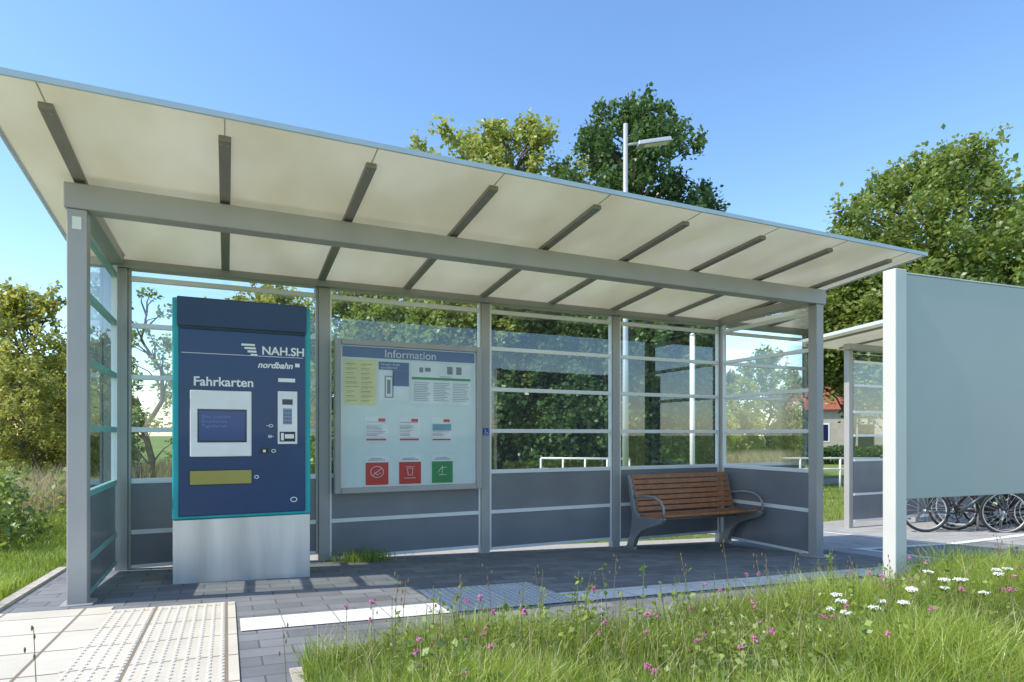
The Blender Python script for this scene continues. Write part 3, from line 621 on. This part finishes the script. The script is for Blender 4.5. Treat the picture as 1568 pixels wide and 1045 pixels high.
for i in range(90):
    x=-2.0-2.4*rng.random(); y=6.8+3.2*rng.random(); hh=rng.uniform(.35,.95); n=90
    tt=rng.random(n); Cs.append(np.c_[x+rng.normal(size=n)*.09,y+rng.normal(size=n)*.09,g(x,y)+hh*tt])
C=np.concatenate(Cs); link(bpy.data.objects.new("nettle_plants",leafmesh("nettle_leaves",C,rng.uniform(.04,.10,len(C)),rng.random(len(C)),LMID,.6)))
N=420; X=1.22+.15*rng.normal(size=N); Y=6.10+.06*rng.normal(size=N); blades("weed_tuft",X,Y,rng.uniform(.06,.17,N),rng.uniform(.005,.009,N),GRASS,1.0)
def flowers(n,name,xr,yr,hr,m,rad,kind):
    st=[];hd=[]
    for i in range(n):
        x=random.uniform(*xr); y=random.uniform(*yr); h=random.uniform(*hr); z=g(x,y); dx,dy=random.uniform(-.05,.05),random.uniform(-.05,.05)
        st.append(tube([(x,y,z),(x+dx*.4,y+dy*.4,z+h*.6),(x+dx,y+dy,z+h)],[.0018,.0014,.001],4))
        if kind=='ball':
            for k in range(16):
                d=Vector((random.gauss(0,1),random.gauss(0,1),random.gauss(0,1)+.3)).normalized(); r=rad*random.uniform(.6,1.1)
                b=Vector((x+dx,y+dy,z+h)); hd.append(tube([b,b+d*r],[.0012,.0028],4))
        elif kind=='umbel':
            for k in range(60):
                a=random.random()*6.28; q=rad*math.sqrt(random.random()); b=Vector((x+dx,y+dy,z+h-.025)); e=Vector((x+dx+q*math.cos(a),y+dy+q*math.sin(a),z+h+random.uniform(-.006,.004)-q*.15))
                if k%4==0: st.append(tube([b,e],.0008,3))
                hd.append(tube([e-Vector((0,0,.001)),e+Vector((0,0,.003))],[.003,.002],5))
        else:
            for k in range(4):
                b=Vector((x+dx+random.uniform(-.02,.02),y+dy+random.uniform(-.02,.02),z+h-k*.03)); hd.append(tube([b-Vector((0,0,.008)),b,b+Vector((0,0,.008))],[.0015,.0035,.0015],5))
    e=empty(name); v,f=join(st); mk("stems",v,f,GRASSS,e); v,f=join(hd); mk("flower_heads",v,f,m,e)
flowers(110,"clover_flowers",(.4,7),(1.5,2.75),(.18,.38),PINK,.014,'ball')
flowers(34,"yarrow_flowers",(2.6,5.5),(1.3,2.2),(.26,.40),UMB,.026,'umbel')
flowers(80,"seed_weeds",(.5,6.5),(1.8,2.78),(.28,.52),mat("seed_brown",(.22,.12,.07),.8),.01,'seed')
flowers(5,"plantain_weeds",(-1.2,.2),(2.0,2.25),(.34,.50),mat("seed_brown2",(.2,.14,.09),.8),.01,'seed')
